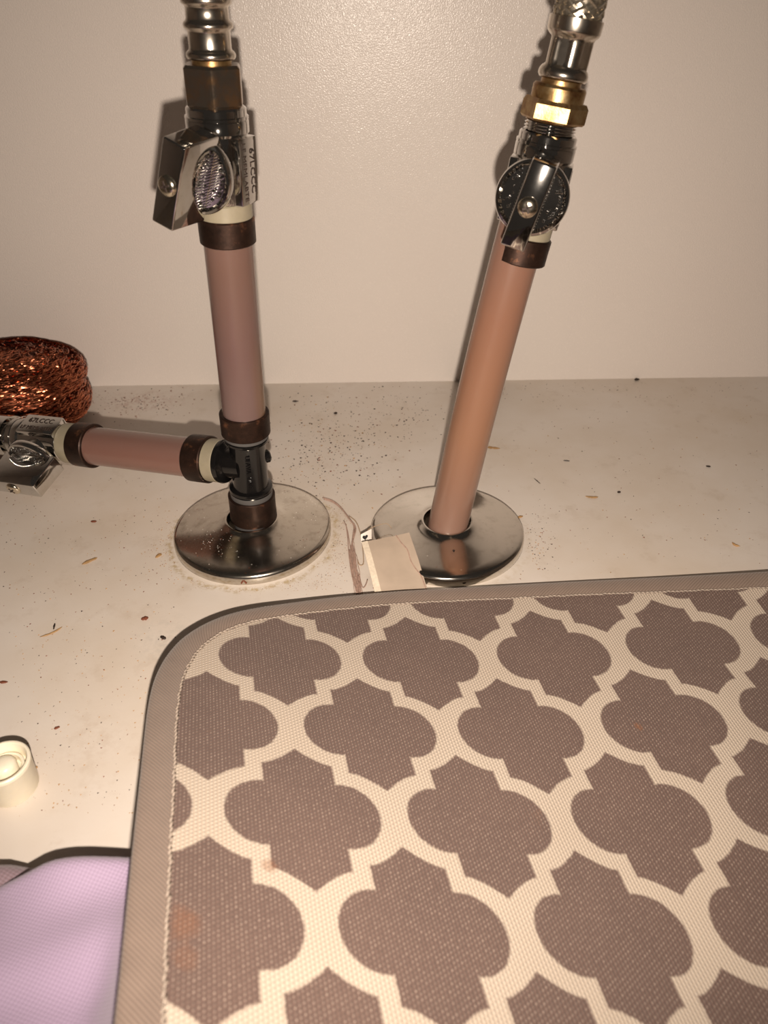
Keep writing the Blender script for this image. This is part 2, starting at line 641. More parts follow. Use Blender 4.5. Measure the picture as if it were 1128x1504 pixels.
# ------------------------------------------------------------------ valves
def text_mesh(txt, size, depth):
    cu = bpy.data.curves.new('lettering', 'FONT')
    cu.body = txt
    cu.size = size
    cu.extrude = depth
    cu.align_x = 'CENTER'
    cu.align_y = 'CENTER'
    cu.resolution_u = 2
    o = bpy.data.objects.new('lettering', cu)
    COL.objects.link(o)
    bpy.context.view_layer.update()
    me = o.to_mesh()
    vs = [v.co.copy() for v in me.vertices]
    fs = [list(p.vertices) for p in me.polygons]
    o.to_mesh_clear()
    bpy.data.objects.remove(o, do_unlink=True)
    bpy.data.curves.remove(cu)
    return vs, fs


TXT_A = text_mesh('67LCCC', 3.6, .12)
TXT_B = text_mesh('LF MEMLABTE', 2.7, .12)


def valve(label, base, zdir, hdir, turn, threads=0.0, lift=10.0):
    """a quarter-turn stop valve; base is the centre of its lower end, hdir where the handle points"""
    t = thing('shutoff_valve', label, 'valve', (base[0], base[1], base[2]), 'chrome shutoff valves')
    M = frame(base, zdir, hdir)
    mb = MB()
    mb.solid([(7.7, 0), (8.4, .5), (8.6, 1.2), (8.6, 19.2), (9.25, 20.0), (9.25, 23.0), (9.0, 23.4), (9.3, 23.5), (9.3, 24.2), (8.8, 24.4), (8.8, 26.2), (8.3, 26.7), (7.0, 26.7)], M, 64)
    mb.box((-9.7, -4.6, .2), (9.7, 5.4, 19.0), M, .5, 2)
    # stem boss towards the handle
    H = M @ Matrix.Translation((0, 0, lift)) @ Matrix.Rotation(PI / 2, 4, 'X')       # local z now points along the handle axis
    mb.solid([(7.0, 3.0), (7.0, 9.4), (6.4, 10.0)], H, 40)
    body = link('body', mb, CHROME, t, sharp=32)
    if threads:
        mb = MB()
        prof = [(7.0, 26.5)]
        k = 0
        z = 26.7
        while z < 26.7 + threads:
            prof += [(7.2, z), (7.9, z + .35), (7.2, z + .8)]
            z += .85
        mb.solid(prof, M, 48)
        link('thread', mb, CHROME, t, sharp=60)
    # cast lettering on both flat sides
    for s in (-1, 1):
        mb = MB()
        for (vs, fs), off in ((TXT_A, 1.9), (TXT_B, -2.3)):
            # text x runs down the valve, text y across it
            Q = Matrix(((0, 0, s, s * 9.72), (0, s, 0, s * off * 1.0 + .3), (-1, 0, 0, 9.6), (0, 0, 0, 1)))
            mb.add(vs, fs, 0, M @ Q)
        link('lettering', mb, CR_DARK, body)
    # the handle
    Hh = H @ Matrix.Rotation(turn, 4, 'Z')
    mb = MB()
    mb.solid([(9.8, 9.6), (10.8, 10.0), (11.2, 10.8), (11.2, 12.4), (10.9, 13.0), (10.2, 13.2), (9.6, 12.6), (9.2, 12.2)], Hh, 72)

    def tp(c):
        k = (c.z - 11) / 16.0
        return Vector((c.x * (1.12 - .12 * k), c.y * (1.06 - .06 * k), c.z))
    mb.box((-3.6, -12.2, 11), (3.6, 12.2, 27.0), Hh, .55, 3, taper=tp)
    # grip ribs on both sides of the bar, cast lumps on the disc
    rr = random.Random(5)
    for s in (-1, 1):
        for k in range(19):
            y = -8.1 + k * .9
            half = math.sqrt(max(0, 10.2 ** 2 - y * y))
            top = 13.2 + 1.2 + 4.2 * math.cos(y / 9.5 * PI / 2)
            x = s * 3.92
            mb.box((x - .25, y - .26, 12.4), (x + .25, y + .26, top), Hh, .12, 1)
        for k in range(20):
            x = s * rr.uniform(5.6, 8.2)
            y = rr.uniform(-7, 7)
            if x * x + y * y < 9.0 ** 2:
                c = rr.uniform(.28, .6)
                mb.box((x - c, y - c * .7, 12.0), (x + c, y + c * .7, 12.2 + rr.uniform(.35, .8)), Hh @ Matrix.Translation((x, y, 0)) @ Matrix.Rotation(rr.uniform(-.5, .5), 4, 'Z') @ Matrix.Translation((-x, -y, 0)), .15, 1)
    h = link('handle', mb, CHROME, t, sharp=38)
    mb = MB()
    mb.solid([(2.95, 26.6), (2.95, 27.3), (2.7, 27.75), (2.1, 28.15), (1.2, 28.4)], Hh, 32)
    sc = link('screw', mb, SCREW, h)
    mb = MB()
    for a in (.6, .6 + PI / 2):
        mb.box((-1.5, -.32, 28.0), (1.5, .32, 28.5), Hh @ Matrix.Rotation(a, 4, 'Z'), .05, 1)
    link('screw_slot', mb, CR_DARK, h)
    return t


def ring(parent, name, M, r0, r1, z0, z1, mat, seam=True, n=56, wob=0.0, seed=0):
    mb = MB()
    e = .35

    def fn(r, z, a):
        return r + wob * noise.noise((math.cos(a) * 1.5 + seed, math.sin(a) * 1.5, z * .3)) if r > r0 + .1 else r
    mb.lathe([(r0, z0), (r1 - e, z0), (r1, z0 + e), (r1, (z0 + z1) / 2), (r1, z1 - e), (r1 - e, z1), (r0, z1)], M, n, fn=fn, closed=True)
    o = link(name, mb, mat, parent, sharp=40)
    return o


# ---- left riser: pipe, tee, branch
AX0 = Vector((-53.3, 252.5, 0))
AXD = Vector((.036, 0, 1)).normalized()
ML = frame(AX0, AXD, (0, -1, 0))


def axl(z):
    return AX0 + AXD * z


tL = thing('supply_pipe', 'mauve plastic water pipe with black tee and side branch, on the left', 'pipe', (AX0.x, AX0.y, 0))
R = 7.94


def pipe_obj(name, pts, r, mat, parent, n=56):
    mb = MB()
    mb.tube(pts, r, n)
    return link(name, mb, mat, parent, sharp=60)


pipe_obj('riser_pipe', [axl(z) for z in range(47, 131, 4)], R, TUBE_L, tL)
pipe_obj('stub_pipe', [axl(.4), axl(10), axl(23)], R, GREYEND, tL)
ring(tL, 'crimp_ring', ML, R, 9.3, 9.2, 20.6, CRIMP, wob=.35, seed=4)
ring(tL, 'crimp_ring', ML, R, 9.2, 48.6, 57.4, CRIMP, wob=.1, seed=2)
ring(tL, 'crimp_ring', ML, R, 9.0, 119.2, 127.2, CRIMP, wob=.1, seed=3)
ring(tL, 'collar', ML, 6.0, 8.3, 20.0, 22.9, GREYEND)
ring(tL, 'collar', ML, 6.0, 8.3, 46.8, 48.7, GREYEND)
# the tee
BD = (Vector((-134.9, 281.8, 28.0)) - Vector((-63.2, 254.9, 34.5))).normalized()
B0 = axl(35.2)
B0 = Vector((-63.2, 254.9, 34.5)) - BD * 11.4
MBR = frame(B0, BD, (0, -1, .1))
mb = MB()
mb.solid([(6.8, 22.4), (8.4, 22.8), (8.6, 23.6), (8.4, 24.6), (7.0, 25.2), (6.9, 26.5), (6.9, 44.5), (7.2, 45.2), (8.2, 45.6), (8.3, 46.4), (7.4, 46.9)], ML, 48)
mb.solid([(6.1, 1), (6.1, 7.9), (7.0, 8.5), (8.4, 8.9), (8.7, 9.7), (8.5, 10.9), (7.0, 11.3)], MBR, 48)
# the round boss at the back of the tee
mb.solid([(2.6, 2.0), (2.6, 8.0), (2.0, 8.6)], frame(axl(36.0), (.9, .42, 0), (0, -1, 0)), 24)
tee = link('tee', mb, BLACK, tL)
vs_, fs_ = text_mesh('UFAVA  UPC', 2.6, .14)
mb = MB()
Q = Matrix(((0, 1, 0, .8), (0, 0, -1, -6.9), (-1, 0, 0, 35.0), (0, 0, 0, 1)))
mb.add(vs_, fs_, 0, ML @ Q)
link('lettering', mb, BLACK, tee)
# the branch
pipe_obj('branch_pipe', [B0 + BD * z for z in range(16, 84, 4)], R, TUBE_B, tL)
ring(tL, 'collar', MBR, 6.0, 8.5, 10.9, 16.2, NYLON)
ring(tL, 'crimp_ring', MBR, R, 9.4, 16.0, 24.4, CRIMP, wob=.12, seed=5)
ring(tL, 'crimp_ring', MBR, R, 9.3, 72.2, 80.4, CRIMP, wob=.12, seed=6)
ring(tL, 'collar', MBR, 6.0, 8.5, 80.3, 86.2, NYLON)
ring(tL, 'collar', ML, 6.0, 8.5, 127.0, 132.0, NYLON)

vL_base = axl(131.8)
phi = math.radians(24)
valve('chrome shutoff valve turned sideways atop the mauve pipe', vL_base, AXD, (-math.sin(phi), -math.cos(phi), 0), math.radians(-19))
vB_base = B0 + BD * 86.0
valve('chrome shutoff valve lying at the end of the side branch', vB_base, BD, (-.06, -1, -.27), 0.0)
# the capped outlet behind it, beyond the frame
mb = MB()
mb.solid([(6.8, 26.5), (6.8, 29), (9, 29.2), (9, 38), (8, 39)], MBR @ Matrix.Translation((0, 0, 86)), 48)
oc = link('outlet_cap', mb, CHROME, None, vB_base + BD * 27)
tag(oc, 'chrome cap screwed on the lying valve of the side branch', 'cap')

# ---- right riser
PR = smooth_path([(24.6, 246.8, .4), (26.6, 247.6, 14), (34.6, 250.6, 62), (42.6, 253.2, 105), (46.9, 254.4, 126)], it=3)
tR = thing('supply_pipe', 'peach plastic water pipe leaning to the right out of its flange', 'pipe', (24.6, 246.8, 0))
pipe_obj('riser_pipe', PR, R, TUBE_R, tR)
VRD = Vector((.150, .030, 1)).normalized()
VR0 = Vector((45.2, 254.0, 111.5))
MRC = frame(VR0, (PR[-1] - PR[-6]).normalized(), (0, -1, 0))
ring(tR, 'crimp_ring', MRC, R, 9.1, 0, 8.2, CRIMP, wob=.1, seed=8)
vR_base = VR0 + (PR[-1] - PR[-6]).normalized() * 11.8
ring(tR, 'collar', MRC, 6.0, 8.4, 8.0, 12.2, NYLON)
phr = math.radians(15)
valve('chrome shutoff valve facing forward atop the peach pipe', vR_base, VRD, (-math.sin(phr), -math.cos(phr), 0), math.radians(-9), threads=3.4)


# ---- hoses
def hex_prof(r, cut=1.2):
    def fn(rr, z, a):
        if rr < 2:
            return rr
        k = (a + PI / 6) % (PI / 3) - PI / 6
        return rr * min(1.0 / math.cos(k), cut)
    return fn


def braid_hose(parent, pts, r):
    mb = MB()
    mb.tube(pts, r - .35, 24)
    # braided strands crossing both ways
    pts = resample(pts, 1.0)
    for s in (-1, 1):
        for k in range(12):
            q = []
            for i, p in enumerate(pts):
                t = (pts[min(i + 1, len(pts) - 1)] - pts[max(i - 1, 0)]).normalized()
                e1 = t.cross(Vector((0, 1, 0))).normalized()
                e2 = t.cross(e1)
                a = 2 * PI * k / 12 + s * i * .24
                q.append(p + (e1 * math.cos(a) + e2 * math.sin(a)) * (r - .25 + .15 * math.sin(i * 1.5 + k * PI)))
            mb.tube(q, .42, 5, cap=False)
    return link('braided_sleeve', mb, BRAID, parent, sharp=60)


# left hose
hb = axl(131.8 + 26.4)
MH = frame(hb, AXD, (-.05, -1, 0))
hl = thing('supply_hose', 'hose end with dark tarnished hex nut, above the sideways valve', 'hose', hb, 'water supply hoses')
mb = MB()
MHN = MH @ Matrix.Rotation(math.radians(70), 4, 'Z')
mb.solid([(6.6, .2), (7.4, .3), (7.9, 1.0), (7.9, 10.2), (7.3, 11.0), (6.2, 11.0)], MHN, 72, fn=hex_prof(7.8, 1.13))
link('nut', mb, NUT_DARK, hl, sharp=25)
mb = MB()
mb.solid([(5.6, 10.5), (5.6, 12.4)], MH, 40)
link('neck', mb, BRASS, hl)
mb = MB()
pf = [(5.4, 12.0), (6.5, 12.1), (6.95, 12.7), (6.95, 13.5), (6.5, 14.1), (6.0, 14.4), (5.9, 15.0), (5.9, 18.6), (6.1, 19.2), (6.8, 19.7), (6.95, 20.3), (6.8, 20.9), (6.2, 21.4),
      (5.95, 22), (5.9, 24.4), (6.2, 24.9), (6.9, 25.4), (7.0, 26.2), (6.9, 26.9), (6.4, 27.5), (6.2, 28.2), (6.2, 29)]
mb.solid(pf, MH, 56)
link('ferrule', mb, STEEL, hl, sharp=60)
ph = smooth_path([MH @ Vector((0, 0, 27)), MH @ Vector((0, 0, 50)), MH @ Vector((6, 4, 90)), MH @ Vector((10, 30, 130))])
braid_hose(hl, ph, 6.4)

# right hose
hb = vR_base + VRD * (26.6 + 3.2)
VRH = Vector((.165, .035, 1)).normalized()
MH = frame(hb, VRH, (-.2, -1, 0))
hr = thing('supply_hose', 'braided hose end with stained brass nut, above the forward-facing valve', 'hose', hb, 'water supply hoses')
mb = MB()
MHN = MH @ Matrix.Rotation(math.radians(25), 4, 'Z')
mb.solid([(6.8, .0), (8.0, .1), (8.5, .7), (8.5, 4.6), (7.9, 5.6), (7.8, 5.8)], MHN, 72, fn=hex_prof(8.2))
mb.solid([(7.6, 5.4), (7.9, 5.7), (7.9, 9.0), (7.4, 9.7), (6.0, 9.8)], MH, 56)
link('nut', mb, BRASS, hr, sharp=25)
mb = MB()
mb.solid([(5.9, 9.6), (5.9, 11.4)], MH, 40)
link('neck', mb, BRASS, hr)
mb = MB()


def flute(r, z, a):
    if 14.6 < z < 21.4 and r > 3:
        return r + .38 * math.copysign(abs(math.cos(a * 5)) ** .6, math.cos(a * 5)) - .2
    return r


pf = [(5.6, 10.9), (6.8, 11.1), (7.3, 11.9), (7.3, 12.9), (6.9, 13.8), (6.4, 14.3), (6.25, 14.8), (6.25, 16), (6.25, 18), (6.25, 20), (6.25, 21.2), (6.6, 21.9), (7.4, 22.6), (7.7, 23.4), (7.75, 26.4), (7.3, 26.6)]
mb.solid(pf, MH, 100, fn=flute)
link('ferrule', mb, STEEL, hr, sharp=50)
ph = smooth_path([MH @ Vector((0, 0, 25)), MH @ Vector((0, 0, 50)), MH @ Vector((-4, 6, 90)), MH @ Vector((-10, 30, 130))])
braid_hose(hr, ph, 7.0)

# ------------------------------------------------------------------ the mat
LO = Vector((-33.384, 170.444))
LA = Vector((22.4075, 2.3882))
LB = Vector((6.2857, -29.9306))
DET = LA.x * LB.y - LA.y * LB.x


def lattice(x, y):
    dx, dy = x - LO.x, y - LO.y
    return ((dx * LB.y - dy * LB.x) / DET, (LA.x * dy - LA.y * dx) / DET)


def mat_h(X, Y):
    # the mat rides up over the cloth at its left and lies flat on the right
    X = max(-72, min(150, X))
    Y = max(45, min(222, Y))
    x, y = (X - 30) / 60, (Y - 140) / 60
    h = 6.2972 - 10.0501 * x - 4.6831 * y + 1.8598 * x * x + 6.5618 * x * y + 1.9388 * y * y
    k = 1.2
    lo = 1.7
    return lo + k * math.log(1 + math.exp((h - lo) / k)) if h < 16 else h


OUT = [(-23, -70), (-48, 56), (-51.7, 73), (-56.7, 96), (-61.5, 119), (-64.7, 134), (-66.8, 145.5), (-67.7, 155), (-67.3, 164.8), (-65.2, 174.6), (-60.7, 183.3),
       (-54.4, 190.6), (-46.1, 196.1), (-35, 200.6), (-20.9, 205.5), (-6.4, 209.2), (8.6, 212.1), (34, 214.7), (72.5, 217.1), (110.5, 217.6), (142, 217.1), (270, 214),
       (290, 208), (302, 192), (304, 170), (306, -50), (304, -66), (290, -80), (262, -84), (20, -88), (-6, -88), (-20, -82)]
out2 = resample(smooth_path([(x, y, 0) for x, y in OUT], True, 2), 2.0, True)
N = len(out2)


def offset(d):
    r = []
    for i in range(N):
        t = (out2[(i + 2) % N] - out2[i - 2]).normalized()
        r.append(out2[i] + Vector((t.y, -t.x, 0)) * d)        # the outline runs clockwise: inwards is to the right
    return r


mat = thing('drying_mat', 'taupe and cream quatrefoil drying mat with bound edge', 'mat', (60, 60, 0))
inner = offset(4.0)
pts2 = [Vector((p.x, p.y)) for p in inner]
nb = len(pts2)


def inside(x, y):
    c = False
    j = nb - 1
    for i in range(nb):
        a, b = pts2[i], pts2[j]
        if (a.y > y) != (b.y > y) and x < (b.x - a.x) * (y - a.y) / (b.y - a.y) + a.x:
            c = not c
        j = i
    return c


def far_enough(x, y):
    return all((p.x - x) ** 2 + (p.y - y) ** 2 > 4.0 for p in pts2)


gp = []
x = -70
while x < 305:
    y = -85
    while y < 218:
        if inside(x, y) and far_enough(x, y):
            gp.append(Vector((x, y)))
        y += 4.5
    x += 4.5
vv, ee, ff, _, _, _ = delaunay_2d_cdt(pts2 + gp, [(i, (i + 1) % nb) for i in range(nb)], [], 1, .01)
mb = MB()
mb.add([(p.x, p.y, mat_h(p.x, p.y)) for p in vv], ff)
pad = link('printed_fabric', mb, PAD, mat, sharp=180)
uvl = pad.data.uv_layers.new(name='UVMap')
off = mat.location
for lp in pad.data.loops:
    c = (pad.data.vertices[lp.vertex_index].co + off) / S
    uvl.data[lp.index].uv = lattice(c.x, c.y)
if pad.data.polygons[0].normal.z < 0:
    pad.data.flip_normals()
mb = MB()
mb.add([(p.x, p.y, mat_h(p.x, p.y) - 1.4) for p in vv], ff)
link('backing', mb, PAD_BACK, mat, sharp=180)
# binding: a folded tape swept round the edge
PROFB = [(7.6, .25), (6.8, .55), (5.2, .85), (3.4, .92), (1.8, .70), (.7, .30), (.15, -.2), (0, -.6), (.1, -.9), (.6, -1.2), (1.8, -1.45), (4.5, -1.6), (7.4, -1.6), (7.4, -1.3), (7.4, -.3)]
rows = []
for d, z in PROFB:
    ring_ = offset(d)
    rows.append([Vector((p.x, p.y, mat_h(p.x, p.y) + z)) for p in ring_])
mb = MB()
K = len(PROFB)
vsb = [rows[k][i] for i in range(N) for k in range(K)]
fsb = []
for i in range(N):
    i2 = (i + 1) % N
    for k in range(K):
        k2 = (k + 1) % K
        fsb.append((i * K + k, i2 * K + k, i2 * K + k2, i * K + k2))
mb.add(vsb, fsb)
bd = link('binding', mb, BIND, mat, sharp=60)
uvl = bd.data.uv_layers.new(name='UVMap')
for p in bd.data.polygons:
    idx = [bd.data.loops[l].vertex_index for l in p.loop_indices]
    wrap = max(i // K for i in idx) - min(i // K for i in idx) > 5
    for l, i in zip(p.loop_indices, idx):
        a = i // K
        if wrap and a < 5:
            a += N
        uvl.data[l].uv = (a * 2.0, PROFB[i % K][0] * 1.0)
# stitching along the inner edge of the binding
line = [Vector((p.x, p.y, mat_h(p.x, p.y))) for p in offset(7.9)]
line = resample(line, 1.55, True)
mb = MB()
rnd = random.Random(11)
for i in range(0, len(line) - 1):
    a, b = line[i], line[i + 1]
    t = (b - a).normalized()
    s = Vector((t.y, -t.x, 0))
    j = rnd.uniform(-.18, .18)
    p0 = a - t * .25 + s * (-.32 + j) + Vector((0, 0, .25))
    p3 = b + t * .25 + s * (.32 + j) + Vector((0, 0, .25))
    m = (p0 + p3) / 2 + Vector((0, 0, .35 + rnd.uniform(-.05, .1)))
    mb.tube([p0, m, p3], [.18, .36, .18], 5)
st = link('stitching', mb, CORD, mat, sharp=180)
st['kind'] = 'stuff'

# its care label, leaning on the flange
tl, tr_ = at_z(531, 798, 8.6), at_z(601, 782, 10.2)
bl, br = at_z(551, 874, 1.2), at_z(629, 870, 1.2)
dirn = (bl + br) / 2 - (tl + tr_) / 2


def tagp(s, t):
    a = tl.lerp(tr_, s)
    b = bl.lerp(br, s)
    q = a.lerp(b, t)
    z0 = a.z + (1.2 - a.z) * min(1, t)
    q.z = max(1.0, z0 + .7 * math.sin(PI * min(1, t)) + .3 * math.sin(s * 5 + 1) + .35 * noise.noise((s * 4, t * 4, .5)))
    return q


mb, mbe = MB(), MB()
NS, NTT = 16, 14


def sheet(mb, s0, s1, thick, lift=0.0, n=NS):
    top = [[tagp(s0 + (s1 - s0) * i / n, j / NTT * 1.22) + Vector((0, 0, lift + thick)) for i in range(n + 1)] for j in range(NTT + 1)]
    bot = [[p - Vector((0, 0, thick)) for p in r] for r in top]
    w_ = n + 1
    vs = [p for r in top for p in r] + [p for r in bot for p in r]
    o = w_ * (NTT + 1)
    fs = []
    for j in range(NTT):
        for i in range(n):
            q = (j * w_ + i, j * w_ + i + 1, (j + 1) * w_ + i + 1, (j + 1) * w_ + i)
            fs.append(q)
            fs.append(tuple(o + k for k in q[::-1]))
    edge = [i for i in range(w_)] + [j * w_ + n for j in range(1, NTT + 1)] + [NTT * w_ + i for i in range(n - 1, -1, -1)] + [j * w_ for j in range(NTT - 1, 0, -1)]
    for a, b in zip(edge, edge[1:] + edge[:1]):
        fs.append((a, b, o + b, o + a))
    mb.add(vs, fs)


sheet(mb, .10, 1.0, .22)
cl = link('care_label', mb, TAGM, mat, sharp=60)
cl['label'] = 'beige satin care label sticking out from under the mat'
sheet(mbe, 0.0, .125, .30, .05, 4)
link('label_edge', mbe, TAGW, cl, sharp=60)
mb = MB()
pth = smooth_path([tagp(s, t) + Vector((0, 0, .5)) for s, t in ((.72, .0), (.78, .18), (.86, .3), (.84, .48), (.88, .62), (.96, .75), (.97, .95))], it=2)
mb.tube(pth, .22, 6)
link('loose_thread', mb, THREAD, cl)
# little folded white tab with a printed heart
mb = MB()
h0 = at_z(530, 797, 5.2)
e1 = Vector((.93, .36, 0)).normalized()
up = Vector((0, .45, .9)).normalized()
nn = e1.cross(up).normalized()
if nn.y > 0:
    nn = -nn
for (a0, a1, b0, b1) in ((0, 4.6, 0, 4.6),):
    Mx = Matrix(((e1.x, nn.x, up.x, h0.x), (e1.y, nn.y, up.y, h0.y), (e1.z, nn.z, up.z, h0.z), (0, 0, 0, 1)))
    mb.box((a0, -.15, b0), (a1, .15, b1), Mx, .1, 2, taper=lambda c: Vector((c.x, c.y, c.z * (.72 + .06 * c.x))))
tb = link('label_tab', mb, WHITE, cl)
mb = MB()
hv = []
for k in range(28):
    a = 2 * PI * k / 28
    hv.append((16 * math.sin(a) ** 3 / 16 * 1.0, 0, (13 * math.cos(a) - 5 * math.cos(2 * a) - 2 * math.cos(3 * a) - math.cos(4 * a)) / 16 * 1.0))
mb.add([(x * 1.15 + 1.8, .17, z * 1.15 + 1.75) for x, y, z in hv] + [(x * 1.15 + 1.8, .24, z * 1.15 + 1.75) for x, y, z in hv],
       [tuple(range(28)), tuple(range(28, 56))[::-1]] + [(k, (k + 1) % 28, 28 + (k + 1) % 28, 28 + k) for k in range(28)], 0, Mx)
link('heart_print', mb, INK, cl)

# ------------------------------------------------------------------ loose threads between the flanges
ft = thing('frayed_thread', 'frayed bundle of rosy threads lying between the two flanges', 'thread', at_z(520, 820, 0))
TR = [[(476, 733), (490, 737), (503, 748), (512, 760), (521, 772), (519, 783), (517, 800), (519, 830), (524, 850), (529, 874)],
      [(474, 731), (489, 735), (502, 746), (513, 763), (524, 774), (519, 790), (514, 812), (517, 838), (523, 855), (527, 875)],
      [(513, 758), (524, 766), (530, 785), (532, 798), (534, 818), (534, 830), (528, 831), (525, 822)],
      [(508, 770), (511, 790), (512, 812), (516, 842), (520, 858), (525, 872)],
      [(505, 765), (510, 776), (513, 795), (518, 820), (522, 835), (528, 845), (531, 862)],
      [(526, 845), (530, 855), (533, 866), (538, 858), (540, 850)]]
for k, q in enumerate(TR):
    mb = MB()
    pth = resample(smooth_path([at_z(x, y, .45 + .15 * k) for x, y in q], it=3), .8)
    mb.tube(pth, .32 if k < 2 else .20, 6)
    link('strand', mb, THREAD if k != 2 else THREAD_TAN, ft, sharp=180)
mb = MB()
rnd = random.Random(21)
for i in range(22):
    q = []
    y = rnd.uniform(795, 820)
    x0 = rnd.uniform(-6, 6)
    while y < 876:
        cx = 516 + (y - 800) * .15
        q.append(at_z(cx + x0 + rnd.uniform(-1.4, 1.4), y, rnd.uniform(.2, 1.3)))
        y += 7
    if len(q) > 3:
        mb.tube(smooth_path(q, it=2), .13, 4)
fz = link('fuzz', mb, THREAD, ft, sharp=180)
fz['kind'] = 'stuff'
mb = MB()
pth = smooth_path([at_z(533, 792, 4), at_z(538, 779, 7.5), at_z(550, 773, 8.2), at_z(563, 769, 8.6), at_z(570, 769, 8.6), at_z(575, 776, 8.0)], it=3)
mb.tube(pth, .11, 5)
th = link('thread_wisp', mb, THREAD_TAN, None, at_z(533, 792, 4))
tag(th, 'fine pale thread arching from the heart tab onto the shiny flange', 'thread')

# ------------------------------------------------------------------ lilac cloth under the mat
cl_ = thing('cleaning_cloth', 'folded lilac cloth lying under the left edge of the mat', 'cloth', (-90, 60, 0))


def cloth_layer(name, mat_, xs, ys, edge, hfun, base):
    x0, x1 = xs
    y0, y1 = ys
    nx, ny = 64, 60
    mb = MB()
    top, bot = [], []
    for j in range(ny + 1):
        for i in range(nx + 1):
            X = x0 + (x1 - x0) * i / nx
            ye = edge(X)
            Y = y0 + (ye - y0) * (1 - (1 - j / ny) ** 1.8)
            d = ye - Y
            e = min(1.0, d / 6.5)
            rim = math.sqrt(max(0, 1 - (1 - e) ** 2))
            ex = min(1, (X - x0) / 5)
            rim *= math.sqrt(max(0, 1 - (1 - ex) ** 2)) if ex < 1 else 1
            b = base(X, Y)
            z = b + (hfun(X, Y) - b) * rim
            top.append((X, Y, z))
            bot.append((X, Y, b - .05 if rim > 0 else b))
    w_ = nx + 1
    o = len(top)
    fs = []
    for j in range(ny):
        for i in range(nx):
            q = (j * w_ + i, j * w_ + i + 1, (j + 1) * w_ + i + 1, (j + 1) * w_ + i)
            fs.append(q)
            fs.append(tuple(o + k for k in q[::-1]))
    edge_ = [i for i in range(w_)] + [j * w_ + nx for j in range(1, ny + 1)] + [ny * w_ + i for i in range(nx - 1, -1, -1)] + [j * w_ for j in range(ny - 1, 0, -1)]
    for a, b in zip(edge_, edge_[1:] + edge_[:1]):
        fs.append((a, b, o + b, o + a))
    mb.add(top + bot, fs)
    return link(name, mb, mat_, cl_, sharp=180)


def clh(X, Y):
    h = 15.0 + 7.0 * max(0, min(1, (108 - Y) / 60)) + 4.0 * max(0, min(1, (X + 95) / 40))
    h += 3.6 * noise.noise((X * .045, Y * .06, .3)) + 1.3 * math.sin((X * .5 + Y) * .12)
    if X > -62:                                   # bunched up to carry the mat
        k = min(1, (X + 62) / 22)
        k = k * k * (3 - 2 * k)
        lim = mat_h(X, Y) - 2.6
        h = min(h + (lim - h) * k, lim)
    return max(4.3, h)


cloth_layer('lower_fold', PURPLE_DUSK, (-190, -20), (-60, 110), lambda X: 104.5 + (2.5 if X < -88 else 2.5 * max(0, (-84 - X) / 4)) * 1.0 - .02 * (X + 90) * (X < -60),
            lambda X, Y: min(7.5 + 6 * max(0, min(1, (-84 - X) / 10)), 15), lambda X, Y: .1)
cloth_layer('upper_fold', PURPLE, (-188, -20), (-58, 106), lambda X: 104.5 + 1.2 * math.sin(X * .07) - .28 * max(0, -82 - X),
            clh, lambda X, Y: 4.0)

# ------------------------------------------------------------------ white cap
cc = Vector((-108.0, 134.0, 0))
cp = thing('plastic_cap', 'small ivory plastic cap standing on the cabinet floor', 'cap', cc)
M = Matrix.Translation(cc)
mb = MB()
mb.lathe([(0.01, .2), (6.6, .2), (7.0, .8), (7.35, 10.6), (7.5, 10.8), (7.5, 11.7), (7.2, 12.0), (6.7, 12.0), (6.4, 11.6), (6.2, 7.5), (5.9, 7.2), (4.2, 7.2), (.01, 7.2)], M, 56)
link('cap_shell', mb, CAPW, cp)
mb = MB()
mb.lathe([(5.3, 7.0), (5.3, 9.4), (4.9, 9.6), (4.5, 9.4), (4.4, 7.0)], M, 48)
link('inner_ring', mb, CAPW, cp)
mb = MB()
mb.solid([(3.4, 7.0), (3.4, 10.2), (3.1, 10.9), (2.4, 11.5), (1.2, 11.8)], M, 40)
link('plug', mb, CAPW, cp)

# ------------------------------------------------------------------ copper scrubber
sc_c = Vector((-186, 349, 0))
scr = thing('copper_scrubber', 'copper wire scrubber resting against the back wall', 'scrubber', sc_c)


